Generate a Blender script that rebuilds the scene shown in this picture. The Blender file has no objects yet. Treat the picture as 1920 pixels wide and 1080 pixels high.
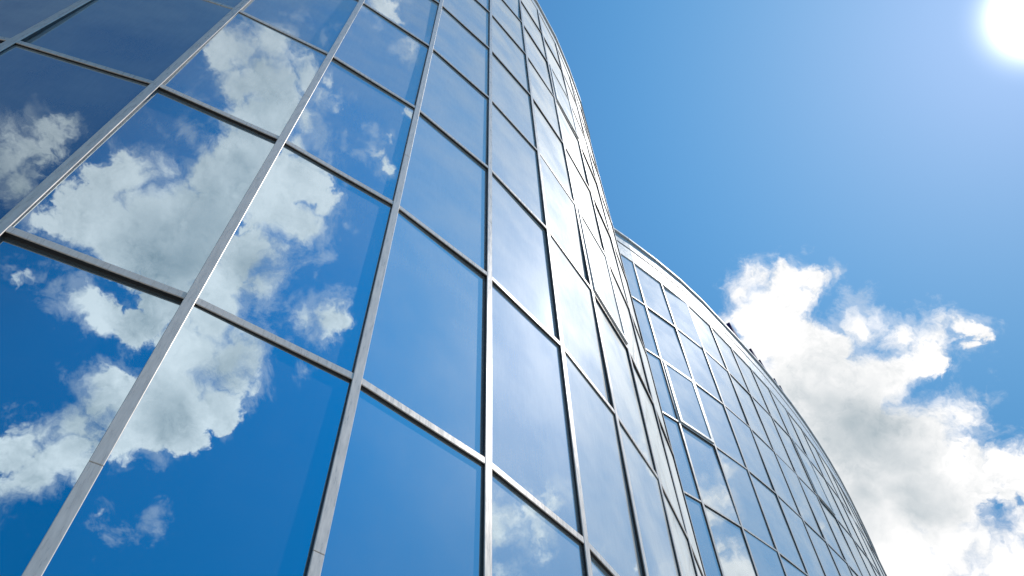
import bpy, bmesh, math, random
from mathutils import Vector, Matrix
random.seed(7)
scene = bpy.context.scene
R = math.radians

# ------------------------------------------------------------------ camera
S = 1.5                       # metres per facade module
EYE = 1.6
cam_data = bpy.data.cameras.new("camera")
cam_data.sensor_width = 36.0
cam_data.lens = 1507.77 / 1920.0 * 36.0
cam_data.clip_start = 0.05
cam_data.clip_end = 8000.0
cam = bpy.data.objects.new("camera", cam_data)
scene.collection.objects.link(cam)
PITCH, ROLL = R(57.37), R(-2.195)
fw = Vector((0, math.cos(PITCH), math.sin(PITCH)))
r0 = Vector((1, 0, 0)); u0 = r0.cross(fw)
rt = r0 * math.cos(ROLL) + u0 * math.sin(ROLL)
up = rt.cross(fw)
cam.matrix_world = Matrix(((rt.x, up.x, -fw.x, 0), (rt.y, up.y, -fw.y, 0), (rt.z, up.z, -fw.z, EYE), (0, 0, 0, 1)))
scene.camera = cam

# ------------------------------------------------------------------ exposure, sun, sky
scene.view_settings.view_transform = 'Standard'
scene.view_settings.look = 'None'
scene.view_settings.gamma = 1.0
scene.view_settings.exposure = 0.0
scene.cycles.max_bounces = 6
scene.cycles.diffuse_bounces = 2
scene.cycles.glossy_bounces = 5
scene.cycles.caustics_reflective = False
scene.cycles.sample_clamp_direct = 3.0
scene.cycles.sample_clamp_indirect = 3.0

SUN_AZ, SUN_EL = R(67.8), R(54.6)
SUN = Vector((math.sin(SUN_AZ) * math.cos(SUN_EL), math.cos(SUN_AZ) * math.cos(SUN_EL), math.sin(SUN_EL)))
sun_data = bpy.data.lights.new("sun", 'SUN')
sun_data.energy = 4.6
sun_data.angle = R(0.53)
sun_data.color = (1.0, 0.95, 0.88)
sun = bpy.data.objects.new("sun", sun_data)
sun.rotation_euler = (-SUN).to_track_quat('-Z', 'Y').to_euler()
sun.location = SUN * 200
scene.collection.objects.link(sun)

CLOUDS = [(0.2798,0.5293,0.8009,0.0340),(0.2960,0.5508,0.7804,0.0461),(0.3205,0.5132,0.7962,0.0280),(0.3399,0.5139,0.7877,0.0276),(0.3620,0.5013,0.7859,0.0170),(0.3792,0.4941,0.7824,0.0134),(0.3306,0.5351,0.7774,0.0315),(0.2691,0.5648,0.7801,0.0233),(0.3055,0.5798,0.7553,0.0427),(0.3280,0.5760,0.7488,0.0452),(0.3660,0.5687,0.7366,0.0355),(0.3987,0.5422,0.7396,0.0303),(0.4119,0.5304,0.7409,0.0212),(0.4374,0.5450,0.7153,0.0296),(0.4635,0.5348,0.7066,0.0233),(0.4866,0.5198,0.7022,0.0151),(0.4947,0.5257,0.6921,0.0119),(0.4893,0.5396,0.6851,0.0075),(0.4303,0.5724,0.6980,0.0247),(0.4532,0.5501,0.7014,0.0251),(0.3194,0.6114,0.7240,0.0421),(0.3545,0.6090,0.7095,0.0530),(0.3990,0.5965,0.6964,0.0489),(0.3790,0.6391,0.6693,0.0687),(0.4265,0.6070,0.6706,0.0294),(0.4443,0.6103,0.6558,0.0361),(0.4703,0.5958,0.6510,0.0286),(0.4808,0.5903,0.6484,0.0164),(0.4205,0.6484,0.6346,0.0662),(0.3445,0.6686,0.6591,0.0407),(0.3895,0.6924,0.6073,0.0717),(0.4389,0.6696,0.5991,0.0644),(0.4821,0.6396,0.5988,0.0381),(0.5012,0.6211,0.6026,0.0245),(0.5148,0.6195,0.5926,0.0312),(0.4503,0.6940,0.5617,0.0498),(0.4713,0.7039,0.5314,0.0310),(0.4045,0.7264,0.5556,0.0638),(0.4971,0.6902,0.5259,0.0402),(0.5061,0.6449,0.5727,0.0181),(0.5181,0.6636,0.5397,0.0304),(0.5004,0.5723,0.6497,0.0037),(0.4340,0.7259,0.5336,0.0418),(0.5342,0.6224,0.5720,0.0354),(-0.1628,-0.5644,0.8093,0.0266),(-0.1696,-0.5846,0.7934,0.0276),(-0.1503,-0.5435,0.8259,0.0164),(-0.1578,-0.6088,0.7775,0.0247),(-0.1725,-0.6023,0.7794,0.0273),(-0.1544,-0.5572,0.8159,0.0132),(-0.1845,-0.6131,0.7681,0.0312),(0.0844,-0.5404,0.8371,0.0343),(0.0941,-0.5225,0.8474,0.0260),(0.1040,-0.5039,0.8575,0.0115),(0.0817,-0.5692,0.8181,0.0328),(0.0708,-0.5905,0.8039,0.0247),(0.0715,-0.6139,0.7861,0.0181),(0.0944,-0.5995,0.7948,0.0292),(0.1194,-0.5792,0.8064,0.0429),(0.1363,-0.5478,0.8255,0.0496),(0.1373,-0.5158,0.8456,0.0402),(0.1381,-0.4825,0.8649,0.0448),(0.1440,-0.4591,0.8766,0.0421),(0.1544,-0.4384,0.8854,0.0486),(0.1808,-0.5475,0.8170,0.0565),(0.1466,-0.5743,0.8054,0.0348),(0.1008,-0.6140,0.7828,0.0154),(0.1811,-0.5005,0.8466,0.0605),(0.1991,-0.5733,0.7948,0.0414),(0.0610,-0.4965,0.8659,0.0103),(0.0817,-0.4649,0.8816,0.0131),(0.1042,-0.4668,0.8782,0.0217),(0.1929,-0.4453,0.8744,0.0430),(0.2232,-0.5029,0.8350,0.0428),(0.2275,-0.5669,0.7918,0.0299),(0.0700,-0.4084,0.9101,0.0328),(0.0511,-0.4141,0.9088,0.0113),(0.0857,-0.3708,0.9247,0.0326),(0.0861,-0.3566,0.9303,0.0151),(0.1250,-0.3575,0.9255,0.0259),(0.1213,-0.3987,0.9090,0.0421),(0.1037,-0.4245,0.8995,0.0285),(0.1511,-0.4069,0.9009,0.0365),(0.1496,-0.3538,0.9233,0.0263),(0.0553,-0.3824,0.9224,0.0131),(0.1404,-0.6408,0.7548,0.0249),(0.1623,-0.6331,0.7569,0.0254),(0.1947,-0.6198,0.7602,0.0277),(0.2109,-0.6002,0.7715,0.0266),(0.0848,-0.6507,0.7546,0.0102),(0.0787,-0.6619,0.7454,0.0115),(0.2161,-0.6732,0.7071,0.0267),(0.2397,-0.6766,0.6963,0.0383),(0.2291,-0.7019,0.6744,0.0288),(0.2115,-0.7191,0.6619,0.0238),(0.1986,-0.7331,0.6505,0.0262),(0.1952,-0.7447,0.6382,0.0290),(0.2474,-0.7220,0.6462,0.0359),(0.2358,-0.7440,0.6252,0.0309),(0.2703,-0.7146,0.6452,0.0303),(0.2474,-0.6646,0.7050,0.0272),(0.2245,-0.7601,0.6097,0.0226),(0.2374,-0.5990,0.7647,0.0218),(0.2750,-0.6641,0.6952,0.0401),(0.2939,-0.6965,0.6546,0.0309),(0.2017,-0.7061,0.6787,0.0075),(0.0772,-0.3313,0.9404,0.0053),(0.1095,-0.3120,0.9438,0.0054),(0.0926,-0.3249,0.9412,0.0042),(0.4068,-0.4961,0.7671,0.0397),(0.4260,-0.5197,0.7406,0.0524),(0.4494,-0.4871,0.7489,0.0461),(0.4884,-0.4700,0.7352,0.0193),(0.4479,-0.5485,0.7061,0.0514),(0.4821,-0.5090,0.7131,0.0335),(0.4595,-0.5728,0.6788,0.0436),(0.4924,-0.5478,0.6763,0.0264),(0.4603,-0.5955,0.6584,0.0316),(0.4349,-0.4733,0.7660,0.0305),(0.4598,-0.4422,0.7701,0.0090),(0.5101,-0.4151,0.7533,0.0082),(0.5407,-0.5907,0.5989,0.0071),(0.5283,-0.6198,0.5802,0.0059),(0.5056,-0.6267,0.5929,0.0037),(0.5162,-0.6243,0.5863,0.0037),(0.2916,-0.3786,0.8785,0.0332),(0.3073,-0.3593,0.8812,0.0360),(0.3347,-0.3442,0.8772,0.0288),(0.3511,-0.3362,0.8739,0.0129),(0.3227,-0.4039,0.8560,0.0419),(0.3493,-0.3761,0.8582,0.0349),(0.3554,-0.4354,0.8271,0.0418),(0.3741,-0.4667,0.8014,0.0353),(0.3913,-0.4365,0.8102,0.0296),(0.3883,-0.3664,0.8456,0.0147),(0.3920,-0.3860,0.8351,0.0083),(0.4412,-0.4106,0.7980,0.0272),(0.4551,-0.3897,0.8006,0.0289),(0.4580,-0.3724,0.8072,0.0094),(0.4690,-0.4076,0.7835,0.0128),(0.2992,-0.3200,0.8989,0.0091),(0.2784,-0.3667,0.8877,0.0177),(0.3851,-0.4885,0.7830,0.0362),(0.3787,-0.3282,0.8654,0.0038),(0.2150,-0.2848,0.9342,0.0105),(0.2326,-0.3021,0.9245,0.0211),(0.2529,-0.3270,0.9105,0.0307),(0.2459,-0.3077,0.9192,0.0124),(0.2678,-0.3494,0.8979,0.0230),(0.2922,-0.2671,0.9183,0.0057),(0.3164,-0.2700,0.9094,0.0084),(0.3263,-0.2617,0.9083,0.0084),(0.2883,-0.2642,0.9204,0.0044),(0.2928,-0.2198,0.9306,0.0084),(0.2932,-0.3010,0.9074,0.0038),(0.3099,-0.2552,0.9159,0.0038),(0.2244,-0.1890,0.9560,0.0098),(0.2422,-0.1962,0.9502,0.0081),(0.2352,-0.1900,0.9532,0.0062),(0.2005,-0.2146,0.9559,0.0067),(0.1681,-0.1957,0.9662,0.0179),(0.1762,-0.1859,0.9666,0.0094),(0.1558,-0.2036,0.9666,0.0178),(0.7379,0.1411,0.6600,0.0217),(0.7304,0.1657,0.6626,0.0259),(0.7412,0.1770,0.6475,0.0215),(0.7503,0.1898,0.6332,0.0110),(0.7151,0.1925,0.6720,0.0134),(0.7335,0.1307,0.6670,0.0113),(0.7130,0.1825,0.6770,0.0063),(0.7455,0.1552,0.6482,0.0195),(0.6627,0.4302,0.6130,0.0087),(0.6461,0.4691,0.6020,0.0072),(0.7315,0.1192,0.6713,0.0150),(0.7405,0.1316,0.6590,0.0270),(0.7377,0.1114,0.6659,0.0150),(0.7477,0.1337,0.6504,0.0127),(0.7375,0.1443,0.6598,0.0108),(0.7252,0.1329,0.6756,0.0076),(0.7780,0.1379,0.6129,0.0182),(0.7766,0.1239,0.6177,0.0124),(0.7886,0.1430,0.5981,0.0258),(0.7962,0.1233,0.5924,0.0297),(0.7985,0.1508,0.5828,0.0215),(0.8000,0.1047,0.5908,0.0220),(0.7674,0.1030,0.6328,0.0167),(0.7577,0.0998,0.6449,0.0091),(0.7786,0.1026,0.6190,0.0145),(0.7417,0.1043,0.6625,0.0130),(0.7895,0.1052,0.6047,0.0163),(0.5668,0.5651,0.5995,0.0134),(0.5775,0.5677,0.5867,0.0170),(0.5841,0.5729,0.5750,0.0113),(0.5660,0.5758,0.5900,0.0096),(0.5760,0.5790,0.5770,0.0131)]
CLOUD_CORES = [(0.3654,0.6270,0.6880,0.0512),(0.4024,0.6455,0.6492,0.0551),(0.3296,0.6188,0.7131,0.0299),(0.4210,0.6717,0.6096,0.0342),(0.3811,0.6873,0.6184,0.0283),(-0.1659,-0.6045,0.7791,0.0186),(0.1867,-0.5183,0.8345,0.0755),(0.1862,-0.5643,0.8043,0.0532),(0.1132,-0.3997,0.9096,0.0329),(0.2437,-0.7051,0.6659,0.0358),(0.2210,-0.7362,0.6397,0.0295),(0.1973,-0.6095,0.7678,0.0291),(0.1732,-0.4596,0.8711,0.0426),(0.4572,-0.5013,0.7346,0.0361),(0.4654,-0.5536,0.6906,0.0291),(0.3655,-0.4392,0.8206,0.0230)]


world = bpy.data.worlds.new("World")
scene.world = world
world.use_nodes = True
wt = world.node_tree
for n in list(wt.nodes):
    wt.nodes.remove(n)

class G:
    """small node graph helper"""
    def __init__(self, tree): self.t = tree
    def put(self, sock, v):
        if isinstance(v, bpy.types.NodeSocket): self.t.links.new(v, sock)
        else: sock.default_value = v
    def m(self, op, a, b=None, c=None, clamp=False):
        n = self.t.nodes.new('ShaderNodeMath'); n.operation = op; n.use_clamp = clamp
        for i, v in enumerate((a, b, c)):
            if v is not None: self.put(n.inputs[i], v)
        return n.outputs[0]
    def v(self, op, a, b=None, c=None, scale=None):
        n = self.t.nodes.new('ShaderNodeVectorMath'); n.operation = op
        for i, x in enumerate((a, b, c)):
            if x is not None: self.put(n.inputs[i], x)
        if scale is not None: self.put(n.inputs['Scale'], scale)
        return n.outputs['Value'] if op in ('DISTANCE', 'DOT_PRODUCT', 'LENGTH') else n.outputs[0]
    def noise(self, vec, scale, detail, rough=0.5, dist=0.0, lac=2.0, color=False):
        n = self.t.nodes.new('ShaderNodeTexNoise')
        self.put(n.inputs['Vector'], vec)
        n.inputs['Scale'].default_value = scale; n.inputs['Detail'].default_value = detail
        n.inputs['Roughness'].default_value = rough; n.inputs['Distortion'].default_value = dist
        n.inputs['Lacunarity'].default_value = lac
        return n.outputs['Color'] if color else n.outputs[0]
    def ss(self, x, lo, hi, o0=0.0, o1=1.0, kind='SMOOTHSTEP'):
        n = self.t.nodes.new('ShaderNodeMapRange'); n.interpolation_type = kind
        self.put(n.inputs[0], x)
        for i, q in enumerate((lo, hi, o0, o1)): self.put(n.inputs[i + 1], q)
        return n.outputs[0]
    def mix(self, fac, a, b, mode='MIX'):
        n = self.t.nodes.new('ShaderNodeMix'); n.data_type = 'RGBA'; n.blend_type = mode
        self.put(n.inputs[0], fac); self.put(n.inputs[6], a); self.put(n.inputs[7], b)
        return n.outputs[2]

def build_sky():
    g = G(wt)
    d = wt.nodes.new('ShaderNodeTexCoord').outputs['Generated']
    d = g.v('NORMALIZE', d)
    # clear sky
    sky = wt.nodes.new('ShaderNodeTexSky')
    sky.sky_type = 'NISHITA'; sky.sun_disc = False
    sky.sun_elevation = SUN_EL; sky.sun_rotation = SUN_AZ
    sky.altitude = 200; sky.air_density = 1.0; sky.dust_density = 0.6; sky.ozone_density = 2.5
    ca = g.v('DOT_PRODUCT', d, tuple(SUN))
    ang = g.m('ARCCOSINE', g.m('MINIMUM', ca, 0.9999999))
    grade = g.mix(g.ss(ang, R(2), R(27)), SKY_NEAR, SKY_GRADE)
    clear = g.mix(1.0, sky.outputs[0], grade, 'MULTIPLY')
    # a little brighter overhead than lower down
    sx = wt.nodes.new('ShaderNodeSeparateXYZ'); wt.links.new(d, sx.inputs[0])
    clear = g.v('SCALE', clear, scale=g.ss(sx.outputs[2], 0.5, 0.97, 0.82, 1.34))
    # the sky is deepest blue on the side away from the sun
    dp = Vector((math.sin(R(150)) * math.cos(R(38)), math.cos(R(150)) * math.cos(R(38)), math.sin(R(38))))
    clear = g.mix(g.ss(g.v('DOT_PRODUCT', d, tuple(dp)), 0.62, 0.93), clear, g.mix(1.0, clear, SKY_DEEP, 'MULTIPLY'))
    dn = Vector((math.sin(R(222)) * math.cos(R(50)), math.cos(R(222)) * math.cos(R(50)), math.sin(R(50))))
    away = g.ss(g.v('DOT_PRODUCT', d, tuple(dn)), 0.80, 0.955)
    clear = g.mix(away, clear, g.mix(1.0, clear, SKY_AWAY, 'MULTIPLY'))
    # aureole round the sun
    core = g.m('POWER', g.ss(ang, R(5.0), R(0.3), kind='LINEAR'), 4.0)
    halo = g.m('POWER', g.ss(ang, R(26), R(1.0), kind='LINEAR'), 1.5)
    glow = g.m('ADD', g.m('MULTIPLY', core, GLOW_CORE), g.m('MULTIPLY', halo, GLOW_HALO))
    gl = wt.nodes.new('ShaderNodeCombineColor')
    g.put(gl.inputs[0], glow); g.put(gl.inputs[1], g.m('MULTIPLY', glow, 0.95)); g.put(gl.inputs[2], g.m('MULTIPLY', glow, 0.90))
    clear = g.mix(1.0, clear, gl.outputs[0], 'ADD')
    # cumulus clouds: soft lobes broken up by fractal noise
    def warp(scale, detail, rough, amp, base):
        n = g.v('SUBTRACT', g.noise(d, scale, detail, rough, color=True), (0.5, 0.5, 0.5))
        return g.v('ADD', base, g.v('SCALE', n, scale=amp))
    dl = warp(7.0, 1.0, 0.5, 0.040, d)
    dw = warp(22.0, 4.0, 0.6, 0.058, dl)
    def lobes(lst, at):
        acc = None
        for x, y, z, r in lst:
            q = g.m('SUBTRACT', r, g.v('DISTANCE', at, (x, y, z)))
            acc = q if acc is None else g.m('MAXIMUM', acc, q)
        return acc
    M = lobes(CLOUDS, dw)
    core_m = lobes(CLOUD_CORES, dl)
    fb = g.noise(dw, 55.0, 6.0, 0.60)
    t = g.m('ADD', M, g.m('MULTIPLY', g.m('SUBTRACT', fb, 0.5), 0.034))
    width = g.ss(g.noise(d, 11.0, 2.0), 0.36, 0.68, 0.006, 0.034)
    alpha = g.ss(t, -0.003, width)
    # thin ragged veils around the thicker cloud
    wisp = g.noise(warp(9.0, 2.0, 0.5, 0.10, d), 30.0, 7.0, 0.68)
    veil = g.m('MULTIPLY', g.ss(g.m('ADD', M, g.m('MULTIPLY', g.m('SUBTRACT', wisp, 0.55), 0.11)), -0.016, 0.014), 0.32)
    alpha = g.m('MAXIMUM', alpha, veil)
    # billows: broad relief lit from the sun's side, finer towards the edge
    e1 = g.v('ADD', dl, tuple(Vector(SUN) * 0.030))
    b1 = g.m('SUBTRACT', g.noise(dl, 14.0, 2.5, 0.5), g.noise(e1, 14.0, 2.5, 0.5))
    e2 = g.v('ADD', dw, tuple(Vector(SUN) * 0.007))
    b2 = g.m('SUBTRACT', fb, g.noise(e2, 55.0, 4.0, 0.60))
    thick = g.ss(g.m('ADD', core_m, g.m('MULTIPLY', g.m('SUBTRACT', g.noise(dl, 13.0, 4.0, 0.55), 0.5), 0.10)), -0.035, 0.042)
    edge = g.ss(t, 0.0, 0.05, 1.0, 0.25)
    lum = g.m('ADD', g.m('MULTIPLY', b1, 0.60), g.m('MULTIPLY', g.m('MULTIPLY', b2, edge), 0.55))
    lum = g.m('ADD', g.m('ADD', lum, 1.02), g.m('MULTIPLY', thick, -0.37))
    lum = g.m('MAXIMUM', g.m('MINIMUM', lum, 1.12), 0.30)
    cc = wt.nodes.new('ShaderNodeCombineColor')
    inv = g.m('SUBTRACT', 1.0, lum)
    g.put(cc.inputs[0], g.m('SUBTRACT', lum, g.m('MULTIPLY', inv, 0.16)))
    g.put(cc.inputs[1], lum)
    g.put(cc.inputs[2], g.m('ADD', lum, g.m('MULTIPLY', inv, 0.10)))
    cloud = g.v('SCALE', cc.outputs[0], scale=g.m('SUBTRACT', 10.0, g.m('MULTIPLY', away, 4.0)))
    out = g.mix(alpha, clear, cloud)
    bg = wt.nodes.new('ShaderNodeBackground'); bg.inputs['Strength'].default_value = 0.1
    wt.links.new(out, bg.inputs[0])
    wo = wt.nodes.new('ShaderNodeOutputWorld'); wt.links.new(bg.outputs[0], wo.inputs[0])
    world.cycles.sampling_method = 'MANUAL'; world.cycles.sample_map_resolution = 256
SKY_GRADE = (0.47, 1.08, 1.31, 1)
SKY_NEAR = (0.30, 0.54, 0.82, 1)
SKY_DEEP = (0.01, 0.96, 1.17, 1)
SKY_AWAY = (0.70, 0.45, 0.50, 1)
GLOW_CORE, GLOW_HALO = 80.0, 1.6
build_sky()

# ------------------------------------------------------------------ materials
def new_mat(name):
    m = bpy.data.materials.new(name); m.use_nodes = True
    for n in list(m.node_tree.nodes): m.node_tree.nodes.remove(n)
    g = G(m.node_tree)
    out = m.node_tree.nodes.new('ShaderNodeOutputMaterial')
    return m, g, out
def principled(g, **kw):
    n = g.t.nodes.new('ShaderNodeBsdfPrincipled')
    for k, v in kw.items(): g.put(n.inputs[k.replace('_', ' ')], v)
    return n

def glass_material(name, tint, dust_amt, wobble):
    m, g, out = new_mat(name)
    tc = g.t.nodes.new('ShaderNodeTexCoord')
    pos = g.t.nodes.new('ShaderNodeNewGeometry').outputs['Position']
    bump = g.t.nodes.new('ShaderNodeBump')
    bump.inputs['Strength'].default_value = 1.0
    bump.inputs['Distance'].default_value = 1.0
    g.put(bump.inputs['Height'], g.m('MULTIPLY', g.noise(pos, 1.1, 1.0, 0.4), wobble))
    mirror = principled(g, Base_Color=tint, Metallic=1.0, Roughness=0.0)
    g.t.links.new(bump.outputs[0], mirror.inputs['Normal'])
    # weathered film of dust: fine speckle and run-off streaks
    mp = g.t.nodes.new('ShaderNodeMapping'); mp.inputs['Scale'].default_value = (1, 1, 0.12)
    g.t.links.new(pos, mp.inputs['Vector'])
    streak = g.noise(mp.outputs[0], 26.0, 5.0, 0.65)
    speck = g.noise(pos, 160.0, 3.0, 0.7)
    cloudy = g.noise(pos, 0.9, 3.0, 0.55)
    amt = g.m('ADD', g.m('ADD', g.ss(streak, 0.3, 0.75, 0.95, 1.05), g.ss(speck, 0.3, 0.8, -0.10, 0.12)), g.ss(cloudy, 0.25, 0.75, -0.25, 0.25))
    # the film looks denser the flatter one looks along it
    lw = g.t.nodes.new('ShaderNodeLayerWeight'); lw.inputs['Blend'].default_value = 0.5
    dens = g.m('MULTIPLY_ADD', g.m('POWER', lw.outputs['Facing'], 3.0), 5.4, 0.10)
    amt = g.m('MULTIPLY', g.m('MULTIPLY', amt, dens), dust_amt, clamp=True)
    dif = g.t.nodes.new('ShaderNodeBsdfDiffuse'); dif.inputs['Color'].default_value = (0.86, 0.83, 0.77, 1)
    sheen = g.t.nodes.new('ShaderNodeBsdfGlossy'); sheen.inputs['Color'].default_value = (0.8, 0.8, 0.8, 1)
    sheen.inputs['Roughness'].default_value = 0.56
    film = g.t.nodes.new('ShaderNodeMixShader'); film.inputs[0].default_value = SHEEN
    g.t.links.new(dif.outputs[0], film.inputs[1]); g.t.links.new(sheen.outputs[0], film.inputs[2])
    mx = g.t.nodes.new('ShaderNodeMixShader'); g.put(mx.inputs[0], amt)
    g.t.links.new(mirror.outputs[0], mx.inputs[1]); g.t.links.new(film.outputs[0], mx.inputs[2])
    g.t.links.new(mx.outputs[0], out.inputs[0])
    return m

def simple_mat(name, col, rough, metal=0.0, var=0.0, scale=20.0, stretch=(1, 1, 1)):
    m, g, out = new_mat(name)
    pos = g.t.nodes.new('ShaderNodeNewGeometry').outputs['Position']
    mp = g.t.nodes.new('ShaderNodeMapping'); mp.inputs['Scale'].default_value = stretch
    g.t.links.new(pos, mp.inputs['Vector'])
    nz = g.noise(mp.outputs[0], scale, 6.0, 0.65)
    c = g.mix(g.ss(nz, 0.3, 0.7), tuple(x * (1 - var) for x in col) + (1,), tuple(min(1, x * (1 + var)) for x in col) + (1,))
    p = principled(g, Base_Color=c, Metallic=metal, Roughness=g.ss(nz, 0.3, 0.7, rough * 0.85, rough * 1.15))
    g.t.links.new(p.outputs[0], out.inputs[0])
    return m

SHEEN = 0.14
GLASS = glass_material('blue_reflective_glass', (0.55, 0.685, 0.775, 1), 0.205, 0.0006)
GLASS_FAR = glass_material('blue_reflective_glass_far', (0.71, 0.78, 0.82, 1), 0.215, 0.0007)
ALU = simple_mat('anodised_aluminium', (0.82, 0.71, 0.62), 0.30, 0.12, 0.10, 30.0, (1, 1, 0.15))
GASKET = simple_mat('black_rubber_gasket', (0.03, 0.028, 0.028), 0.55, 0.0, 0.2)
FASCIA = simple_mat('white_coated_metal', (0.74, 0.74, 0.72), 0.32, 0.1, 0.06, 6.0)
CORE = simple_mat('dark_plaster', (0.10, 0.10, 0.11), 0.9, 0.0, 0.1)
ROOFING = simple_mat('grey_roof_membrane', (0.25, 0.25, 0.25), 0.9, 0.0, 0.15)
SIGN = simple_mat('dark_blue_sign_paint', (0.020, 0.012, 0.10), 0.95, 0.0, 0.1)
STEEL = simple_mat('galvanised_steel', (0.35, 0.36, 0.37), 0.45, 0.6, 0.1)

# ------------------------------------------------------------------ mesh helpers
def link(name, bm, mats, parent=None):
    bmesh.ops.recalc_face_normals(bm, faces=bm.faces)
    me = bpy.data.meshes.new(name); bm.to_mesh(me); bm.free()
    for m in (mats if isinstance(mats, (list, tuple)) else [mats]): me.materials.append(m)
    o = bpy.data.objects.new(name, me); scene.collection.objects.link(o)
    if parent is not None: o.parent = parent
    return o
def frame_box(bm, o, ax, ay, az, x0, x1, y0, y1, z0, z1, mi=0, bevel=0.0, keep=None):
    """box in a local frame: ax along the wall, ay outward, az up"""
    vs = []
    for z in (z0, z1):
        for x, y in ((x0, y0), (x1, y0), (x1, y1), (x0, y1)):
            vs.append(bm.verts.new(o + ax * x + ay * y + az * z))
    fs = []
    for idx in ((3, 2, 1, 0), (4, 5, 6, 7), (0, 1, 5, 4), (1, 2, 6, 5), (2, 3, 7, 6), (3, 0, 4, 7)):
        f = bm.faces.new([vs[i] for i in idx]); f.material_index = mi; fs.append(f)
    if bevel:
        es = list({e for f in fs for e in f.edges})
        r = bmesh.ops.bevel(bm, geom=es, offset=bevel, segments=1, affect='EDGES', profile=0.5)
        for f in r['faces']: f.material_index = mi
UPZ = Vector((0, 0, 1))

def in_frame(pts, margin=40):
    for p in pts:
        q = p - Vector((0, 0, EYE)); z = q.dot(fw)
        if z > 0.1:
            x = 960 + 1507.77 * q.dot(rt) / z; y = 540 - 1507.77 * q.dot(up) / z
            if -margin < x < 1920 + margin and -margin < y < 1080 + margin: return True
    return False

def plan_walk(pt, angs, length, reverse=False):
    out = []; p = Vector(pt)
    for a in angs:
        s = -1 if reverse else 1
        p = p + Vector((math.cos(R(a)), math.sin(R(a)))) * length * s
        out.append(p.copy())
    return out

FACE, DEPTH = 0.060 * S, 0.0165 * S      # mullion face width and how far it stands proud of the glass
T_FACE, T_DEPTH = 0.056 * S, 0.0155 * S

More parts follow.
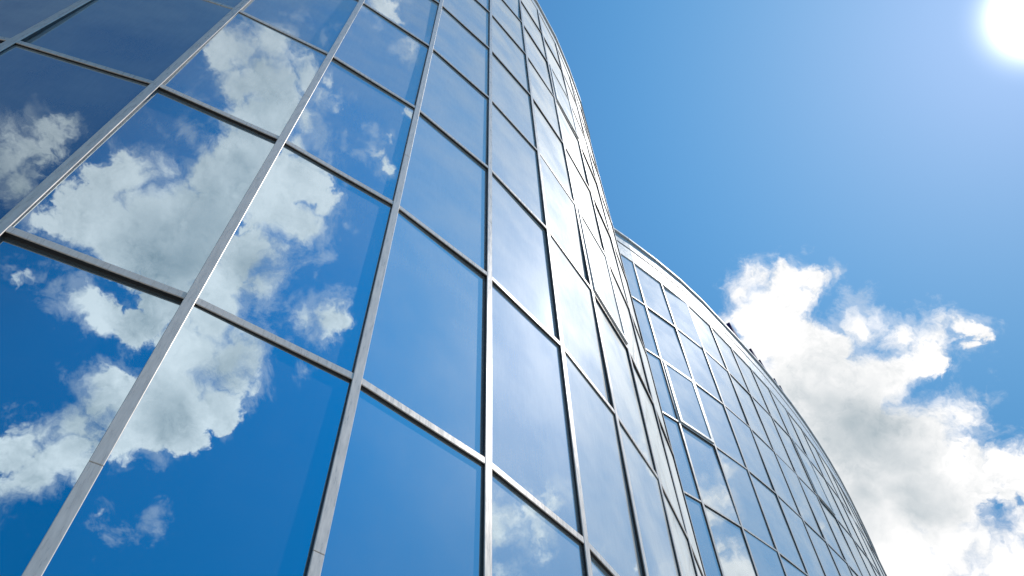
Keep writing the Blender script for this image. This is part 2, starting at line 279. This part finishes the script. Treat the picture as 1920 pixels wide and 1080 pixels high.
def facade(root, plan, zs, glass, seen_cols, openings, tilt_amp, turned={}, mull_name='mullion', splice=None):
    """curtain wall: plan = list of 2D vertices (m), zs = row levels top to bottom (m)"""
    hidden = bmesh.new(); nh = 0; npane = 0
    for i in range(len(plan) - 1):
        a, b = plan[i], plan[i + 1]
        d = (b - a); L = d.length; d /= L
        ax = Vector((d.x, d.y, 0)); ay = Vector((d.y, -d.x, 0))
        for j in range(len(zs) - 1):
            zt, zb = zs[j], zs[j + 1]
            o = Vector((a.x, a.y, zb))
            H = zt - zb
            corners = [o + ax * x + UPZ * z for x in (0.02, L / 2, L - 0.02) for z in (0, H / 2, H)]
            vis = (i in seen_cols) and in_frame(corners)
            t1 = R(random.gauss(0, tilt_amp)); t2 = R(random.gauss(0, tilt_amp))
            if (i, j) in turned: t1, t2 = R(turned[(i, j)][0]), R(turned[(i, j)][1])
            op = openings.get((i, j))
            # slight individual set of each pane in its gasket
            n = (ay + ax * math.tan(t1) + UPZ * math.tan(t2)).normalized()
            px = (ax - n * ax.dot(n)).normalized(); pz = n.cross(px) * -1
            if pz.z < 0: pz = -pz
            c = o + ax * (L / 2) + UPZ * (H / 2) - ay * 0.012
            bm = bmesh.new() if vis else hidden
            hx, hz = L / 2 - 0.012, H / 2 - 0.012
            if op:
                # outward opening sash: own frame, hinged at the top
                fwid = op['w'] * S; ang = R(op['a']); lat = R(op.get('l', 0))
                sx = (ax * math.cos(lat) + ay * math.sin(lat)).normalized()
                sz = (UPZ * math.cos(ang) - ay * math.sin(ang)).normalized()
                sn = sx.cross(sz); sn = sn if sn.dot(ay) > 0 else -sn
                ctop = o + ax * (L / 2) + UPZ * (H - T_FACE * 0.5 - 0.02) + ay * (0.02 + abs(math.sin(lat)) * L * .5)
                hx = L / 2 - FACE * 0.5 - 0.015; hh = H - T_FACE - 0.04
                frame_box(bm, ctop, sx, sn, sz, -hx + fwid, hx - fwid, -0.006, 0.006, -hh + fwid, -fwid)
                pane = link('window_pane', bm, glass, root); npane += 1
                fb = bmesh.new()
                for (x0, x1, z0, z1) in ((-hx, -hx + fwid, -hh, 0), (hx - fwid, hx, -hh, 0), (-hx + fwid, hx - fwid, -fwid, 0), (-hx + fwid, hx - fwid, -hh, -hh + fwid)):
                    frame_box(fb, ctop, sx, sn, sz, x0, x1, -0.02, 0.030, z0, z1, 0, 0.003)
                sash = link('sash_frame', fb, FASCIA, pane)
                pane['label'] = op['label']
                continue
            frame_box(bm, c, px, n, pz, -hx, hx, -0.012, 0.0, -hz, hz)
            if vis: link('window_pane', bm, glass, root); npane += 1
            else: nh += 1
    if nh:
        o = link('window_pane', hidden, glass, root); o['kind'] = 'stuff'
    else: hidden.free()
    # verticals
    for i, p in enumerate(plan):
        d0 = (plan[i] - plan[i - 1]).normalized() if i > 0 else (plan[1] - plan[0]).normalized()
        d1 = (plan[i + 1] - plan[i]).normalized() if i < len(plan) - 1 else d0
        d = (d0 + d1).normalized()
        ax = Vector((d.x, d.y, 0)); ay = Vector((d.y, -d.x, 0))
        bm = bmesh.new()
        o = Vector((p.x, p.y, 0))
        zb, zt = zs[-1], zs[0] - T_FACE * 0.5
        cuts = [zb] + sorted(splice or []) + [zt]
        frame_box(bm, o, ax, ay, UPZ, -FACE * 0.44, FACE * 0.44, -0.03, DEPTH * 0.42, zb, zt, 1)
        for q in range(len(cuts) - 1):
            z0 = cuts[q] + (0.0015 if q else 0); z1 = cuts[q + 1] - (0.0015 if q < len(cuts) - 2 else 0)
            if z1 - z0 > 0.01:
                frame_box(bm, o, ax, ay, UPZ, -FACE * 0.5, FACE * 0.5, DEPTH * 0.421, DEPTH, z0, z1, 0, 0.004)
        link(mull_name, bm, [ALU, GASKET], root)
    # horizontals, one rail per floor line
    for j in range(1, len(zs)):
        bm = bmesh.new()
        for i in range(len(plan) - 1):
            a, b = plan[i], plan[i + 1]; d = (b - a); L = d.length; d /= L
            ax = Vector((d.x, d.y, 0)); ay = Vector((d.y, -d.x, 0)); o = Vector((a.x, a.y, zs[j]))
            e = FACE * 0.46
            frame_box(bm, o, ax, ay, UPZ, e, L - e, -0.03, T_DEPTH * 0.42, -T_FACE * 0.44, T_FACE * 0.44, 1)
            frame_box(bm, o, ax, ay, UPZ, e, L - e, T_DEPTH * 0.421, T_DEPTH, -T_FACE * 0.5, T_FACE * 0.5, 0, 0.004)
        link('transom', bm, [ALU, GASKET], root)
    return npane

def offset_plan(plan, off):
    out = []
    for i, p in enumerate(plan):
        d0 = (plan[i] - plan[i - 1]).normalized() if i > 0 else (plan[1] - plan[0]).normalized()
        d1 = (plan[i + 1] - plan[i]).normalized() if i < len(plan) - 1 else d0
        d = (d0 + d1).normalized(); n = Vector((d.y, -d.x))
        out.append(p + n * off / max(0.5, d.dot(d0)))
    return out

def band(bm, plan, z0, z1, y0, y1, gap=0.0, mi=0, bev=0.0):
    for i in range(len(plan) - 1):
        a, b = plan[i], plan[i + 1]; d = (b - a).normalized()
        pa0, pb0 = OFF(plan, y0)[i], OFF(plan, y0)[i + 1]
        pa1, pb1 = OFF(plan, y1)[i], OFF(plan, y1)[i + 1]
        sh = d * gap
        vs = []
        for z in (z0, z1):
            for q in (pa0 + sh, pb0 - sh, pb1 - sh, pa1 + sh): vs.append(bm.verts.new((q.x, q.y, z)))
        fs = []
        for idx in ((3, 2, 1, 0), (4, 5, 6, 7), (0, 1, 5, 4), (1, 2, 6, 5), (2, 3, 7, 6), (3, 0, 4, 7)):
            f = bm.faces.new([vs[k] for k in idx]); f.material_index = mi; fs.append(f)
        if bev:
            bmesh.ops.bevel(bm, geom=list({e for f in fs for e in f.edges}), offset=bev, segments=1, affect='EDGES')
_cache = {}
def OFF(plan, y):
    k = (id(plan), round(y, 5))
    if k not in _cache: _cache[k] = offset_plan(plan, y)
    return _cache[k]

def prism(plan, z0, z1):
    bm = bmesh.new()
    lo = [bm.verts.new((p.x, p.y, z0)) for p in plan]; hi = [bm.verts.new((p.x, p.y, z1)) for p in plan]
    n = len(plan)
    for i in range(n):
        bm.faces.new((lo[i], lo[(i + 1) % n], hi[(i + 1) % n], hi[i]))
    bm.faces.new(hi); bm.faces.new(lo[::-1])
    return bm

def root_empty(name, loc, label, cat, group=None):
    o = bpy.data.objects.new(name, None); scene.collection.objects.link(o)
    o.empty_display_size = 1.0; o.location = (0, 0, 0)
    o['label'] = label; o['category'] = cat
    if group: o['group'] = group
    return o

# ------------------------------------------------------------------ ground
def disc(name, r, z, mat, n=96):
    bm = bmesh.new()
    vs = [bm.verts.new((r * math.cos(2 * math.pi * k / n), r * math.sin(2 * math.pi * k / n), z)) for k in range(n)]
    bm.faces.new(vs)
    o = link(name, bm, mat); o['kind'] = 'structure'
    return o
disc('ground', 4000.0, 0.0, simple_mat('asphalt', (0.055, 0.055, 0.057), 0.9, 0.0, 0.25, 3.0))
def paving_mat():
    m, g, out = new_mat('concrete_paving')
    pos = g.t.nodes.new('ShaderNodeNewGeometry').outputs['Position']
    br = g.t.nodes.new('ShaderNodeTexBrick'); g.t.links.new(pos, br.inputs['Vector'])
    br.inputs['Scale'].default_value = 1.6; br.inputs['Mortar Size'].default_value = 0.012
    br.inputs['Color1'].default_value = (0.20, 0.195, 0.185, 1); br.inputs['Color2'].default_value = (0.25, 0.24, 0.23, 1)
    br.inputs['Mortar'].default_value = (0.09, 0.09, 0.085, 1)
    c = g.mix(0.5, br.outputs[0], g.mix(g.noise(pos, 2.0, 6.0), (0.14, 0.135, 0.13, 1), (0.27, 0.26, 0.25, 1)))
    p = principled(g, Base_Color=c, Roughness=0.85)
    g.t.links.new(p.outputs[0], out.inputs[0]); return m
disc('pavement', 60.0, 0.004, paving_mat())

# ------------------------------------------------------------------ near building
def Vx(x, y): return Vector((x * S, y * S))
P1 = [Vx(*q) for q in [(-3.5000,1.5077),(-2.5736,1.8592),(-1.7316,2.3303),(-0.9192,2.9245),(-0.1978,3.6350),(0.4261,4.4104),(0.9490,5.2581),(1.4232,6.1633),(1.8061,7.0929)]]
Z1 = [3.6475,5.8705,8.0874,10.3366,12.6092,14.8635,17.1069,19.3229,21.6642]
left1 = plan_walk(P1[0], (13, 6, 0), S, True)
right1 = plan_walk(P1[-1], (70.5, 75, 82, 90, 99, 108), S)
plan1 = left1[::-1] + P1 + right1
rows1 = [EYE + z * S for z in reversed(Z1)]
h1 = 2.245 * S
while rows1[-1] - h1 > 0.3: rows1.append(rows1[-1] - h1)
near = root_empty('glass_office_building', None, 'near glass tower with curved blue mirrored facade and pale metal grid, filling the left half', 'building')
nl = len(left1)
def col1(letter): return nl + 'ABCDEFGHI'.index(letter)
def row1(k): return len(Z1) - 1 - k        # pane below floor line k
open1 = {
    (col1('G'), row1(6)): dict(w=0.07, a=0.2, l=0, label='opened window pane in a pale sash, upper of two on the near tower'),
    (col1('G'), row1(3)): dict(w=0.07, a=0.2, l=0, label='opened window pane in a pale sash, lower of two on the near tower'),
}
zr1 = EYE + 22.45 * S
n1 = facade(near, plan1, rows1, GLASS, set(range(nl - 2, nl + 12)), open1, 0.28,
            splice=[rows1[k] - 0.55 * h1 for k in range(2, len(rows1) - 1, 2)])
back1 = [Vx(-2, 14), Vx(-9, 13), Vx(-12, 4)]
inner1 = OFF(plan1, -0.16)
link('wall', prism(inner1 + back1, 0.0, zr1 - 0.5), CORE, near)
link('roof', prism(OFF(plan1, -0.30) + [q * 0.98 for q in back1], zr1 - 0.48, zr1 - 0.40), ROOFING, near)
bm = bmesh.new()
band(bm, plan1, rows1[0] - T_FACE * 0.5, zr1 - 0.30, -0.10, 0.012, 0.004, 0, 0.003)
band(bm, plan1, zr1 - 0.295, zr1, -0.22, 0.085, 0.003, 0, 0.006)
link('parapet', bm, FASCIA, near)
bm = bmesh.new(); band(bm, plan1, 0.0, rows1[-1] - T_FACE * 0.5, -0.12, 0.03, 0.003)
link('plinth', bm, STEEL, near)

# ------------------------------------------------------------------ far building
K2 = 1.14
def V2(x, y): return Vector((x * S * K2, y * S * K2))
P2 = [V2(*q) for q in [(3.1139,10.6298),(3.8738,11.2926),(4.6027,11.9810),(5.2879,12.7086),(5.9509,13.4930),(6.5914,14.2595),(7.1917,14.9998),(7.8013,15.8067),(8.3873,16.6098)]]
Z2 = [17.6042,15.6132,13.5684,11.5832,9.5574]
left2 = plan_walk(P2[0], (39, 36, 33, 30), S * K2, True)
right2 = plan_walk(P2[-1], (55.5, 57, 58.3, 59.6, 61, 62, 62.6, 63.2, 65, 69, 75, 84), S * K2)
plan2 = left2[::-1] + P2 + right2
rows2 = [EYE + z * S * K2 for z in Z2]
h2 = 2.012 * S * K2
while rows2[-1] - h2 > 0.3: rows2.append(rows2[-1] - h2)
far = root_empty('curved_glass_building', None, 'far lower curved glass building with white parapet, behind the near tower', 'building')
nl2 = len(left2)
open2 = {
    (nl2 + 0, 2): dict(w=0.07, a=0.15, l=0, label='window pane in a pale sash frame, the larger one on the far building'),
    (nl2 + 6, 1): dict(w=0.07, a=0.2, l=0, label='window pane in a pale sash frame, the smaller one on the far building'),
}
zr2 = EYE + 18.80 * S * K2
FACE, DEPTH, T_FACE, T_DEPTH = 0.054 * S, 0.017 * S, 0.05 * S, 0.014 * S
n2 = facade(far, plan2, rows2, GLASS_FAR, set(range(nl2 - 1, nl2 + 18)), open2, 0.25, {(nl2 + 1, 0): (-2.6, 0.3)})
back2 = [V2(9, 40), V2(-1, 34), V2(-4, 14)]
inner2 = OFF(plan2, -0.16)
link('wall', prism(inner2 + back2, 0.0, zr2 - 0.6), CORE, far)
link('roof', prism(OFF(plan2, -0.30) + [q * 1.0 for q in back2], zr2 - 0.58, zr2 - 0.50), ROOFING, far)
bm = bmesh.new()
z0 = rows2[0] - T_FACE * 0.5
band(bm, plan2, z0, z0 + 1.05, -0.12, 0.03, 0.004, 0, 0.004)
band(bm, plan2, z0 + 1.06, z0 + 1.12, -0.12, -0.02, 0.0, 1)
band(bm, plan2, z0 + 1.13, zr2 - 0.16, -0.12, 0.05, 0.004, 0, 0.004)
link('parapet', bm, [FASCIA, GASKET], far)
bm = bmesh.new(); band(bm, plan2, zr2 - 0.155, zr2, -0.30, 0.13, 0.003, 0, 0.01)
link('coping', bm, FASCIA, far)
bm = bmesh.new(); band(bm, plan2, 0.0, rows2[-1] - T_FACE * 0.5, -0.12, 0.03, 0.003)
link('plinth', bm, STEEL, far)

# ------------------------------------------------------------------ rooftop sign boards
def roof_point(s):
    """point on the far building's roof edge, s modules along from P2[0]"""
    k = int(math.floor(s)); f = s - k
    a, b = plan2[nl2 + k], plan2[nl2 + k + 1]; d = (b - a).normalized()
    return a + (b - a) * f, d
def sign_board(s, length, height, lift, turn, label):
    p, d = roof_point(s)
    ax = Vector((d.x, d.y, 0)); ay = Vector((d.y, -d.x, 0))
    o = Vector((p.x, p.y, zr2)) + ay * 0.03
    dd = Matrix.Rotation(R(turn), 2) @ d
    ax = Vector((dd.x, dd.y, 0)); ay = Vector((dd.y, -dd.x, 0))
    r = root_empty('rooftop_sign', None, label, 'sign', 'dark blue sign boards on the far roof edge')
    r.location = o
    z = Vector((0, 0, 0))
    bm = bmesh.new(); frame_box(bm, z, ax, ay, UPZ, 0, length, -0.09, 0.09, lift, lift + height, 0, 0.012)
    link('sign_panel', bm, SIGN, r)
    bm = bmesh.new()
    for q in (0.18, 0.82):
        frame_box(bm, z, ax, ay, UPZ, length * q - 0.03, length * q + 0.03, -0.03, 0.03, -0.02, lift + 0.02)
    frame_box(bm, z, ax, ay, UPZ, length * 0.05, length * 0.95, -0.13, -0.095, lift + height * 0.4, lift + height * 0.4 + 0.05)
    link('sign_bracket', bm, STEEL, r)
SIGNS = [
    (4.62, 1.80, 0.95, 0.12, 9, 'dark blue sign board on the far roof edge, the largest and highest of the row'),
    (5.76, 0.75, 0.62, 0.12, 7, 'dark blue sign board on the far roof edge, second from the top'),
    (6.28, 0.80, 0.55, 0.12, 7, 'dark blue sign board on the far roof edge, the middle one of five'),
    (7.12, 0.30, 0.42, 0.1, 7, 'short dark blue sign board on the far roof edge, second from the bottom'),
    (7.50, 0.42, 0.45, 0.1, 7, 'short dark blue sign board on the far roof edge, the lowest of five'),
]

for a in SIGNS: sign_board(*a)
print('panes', n1, n2)
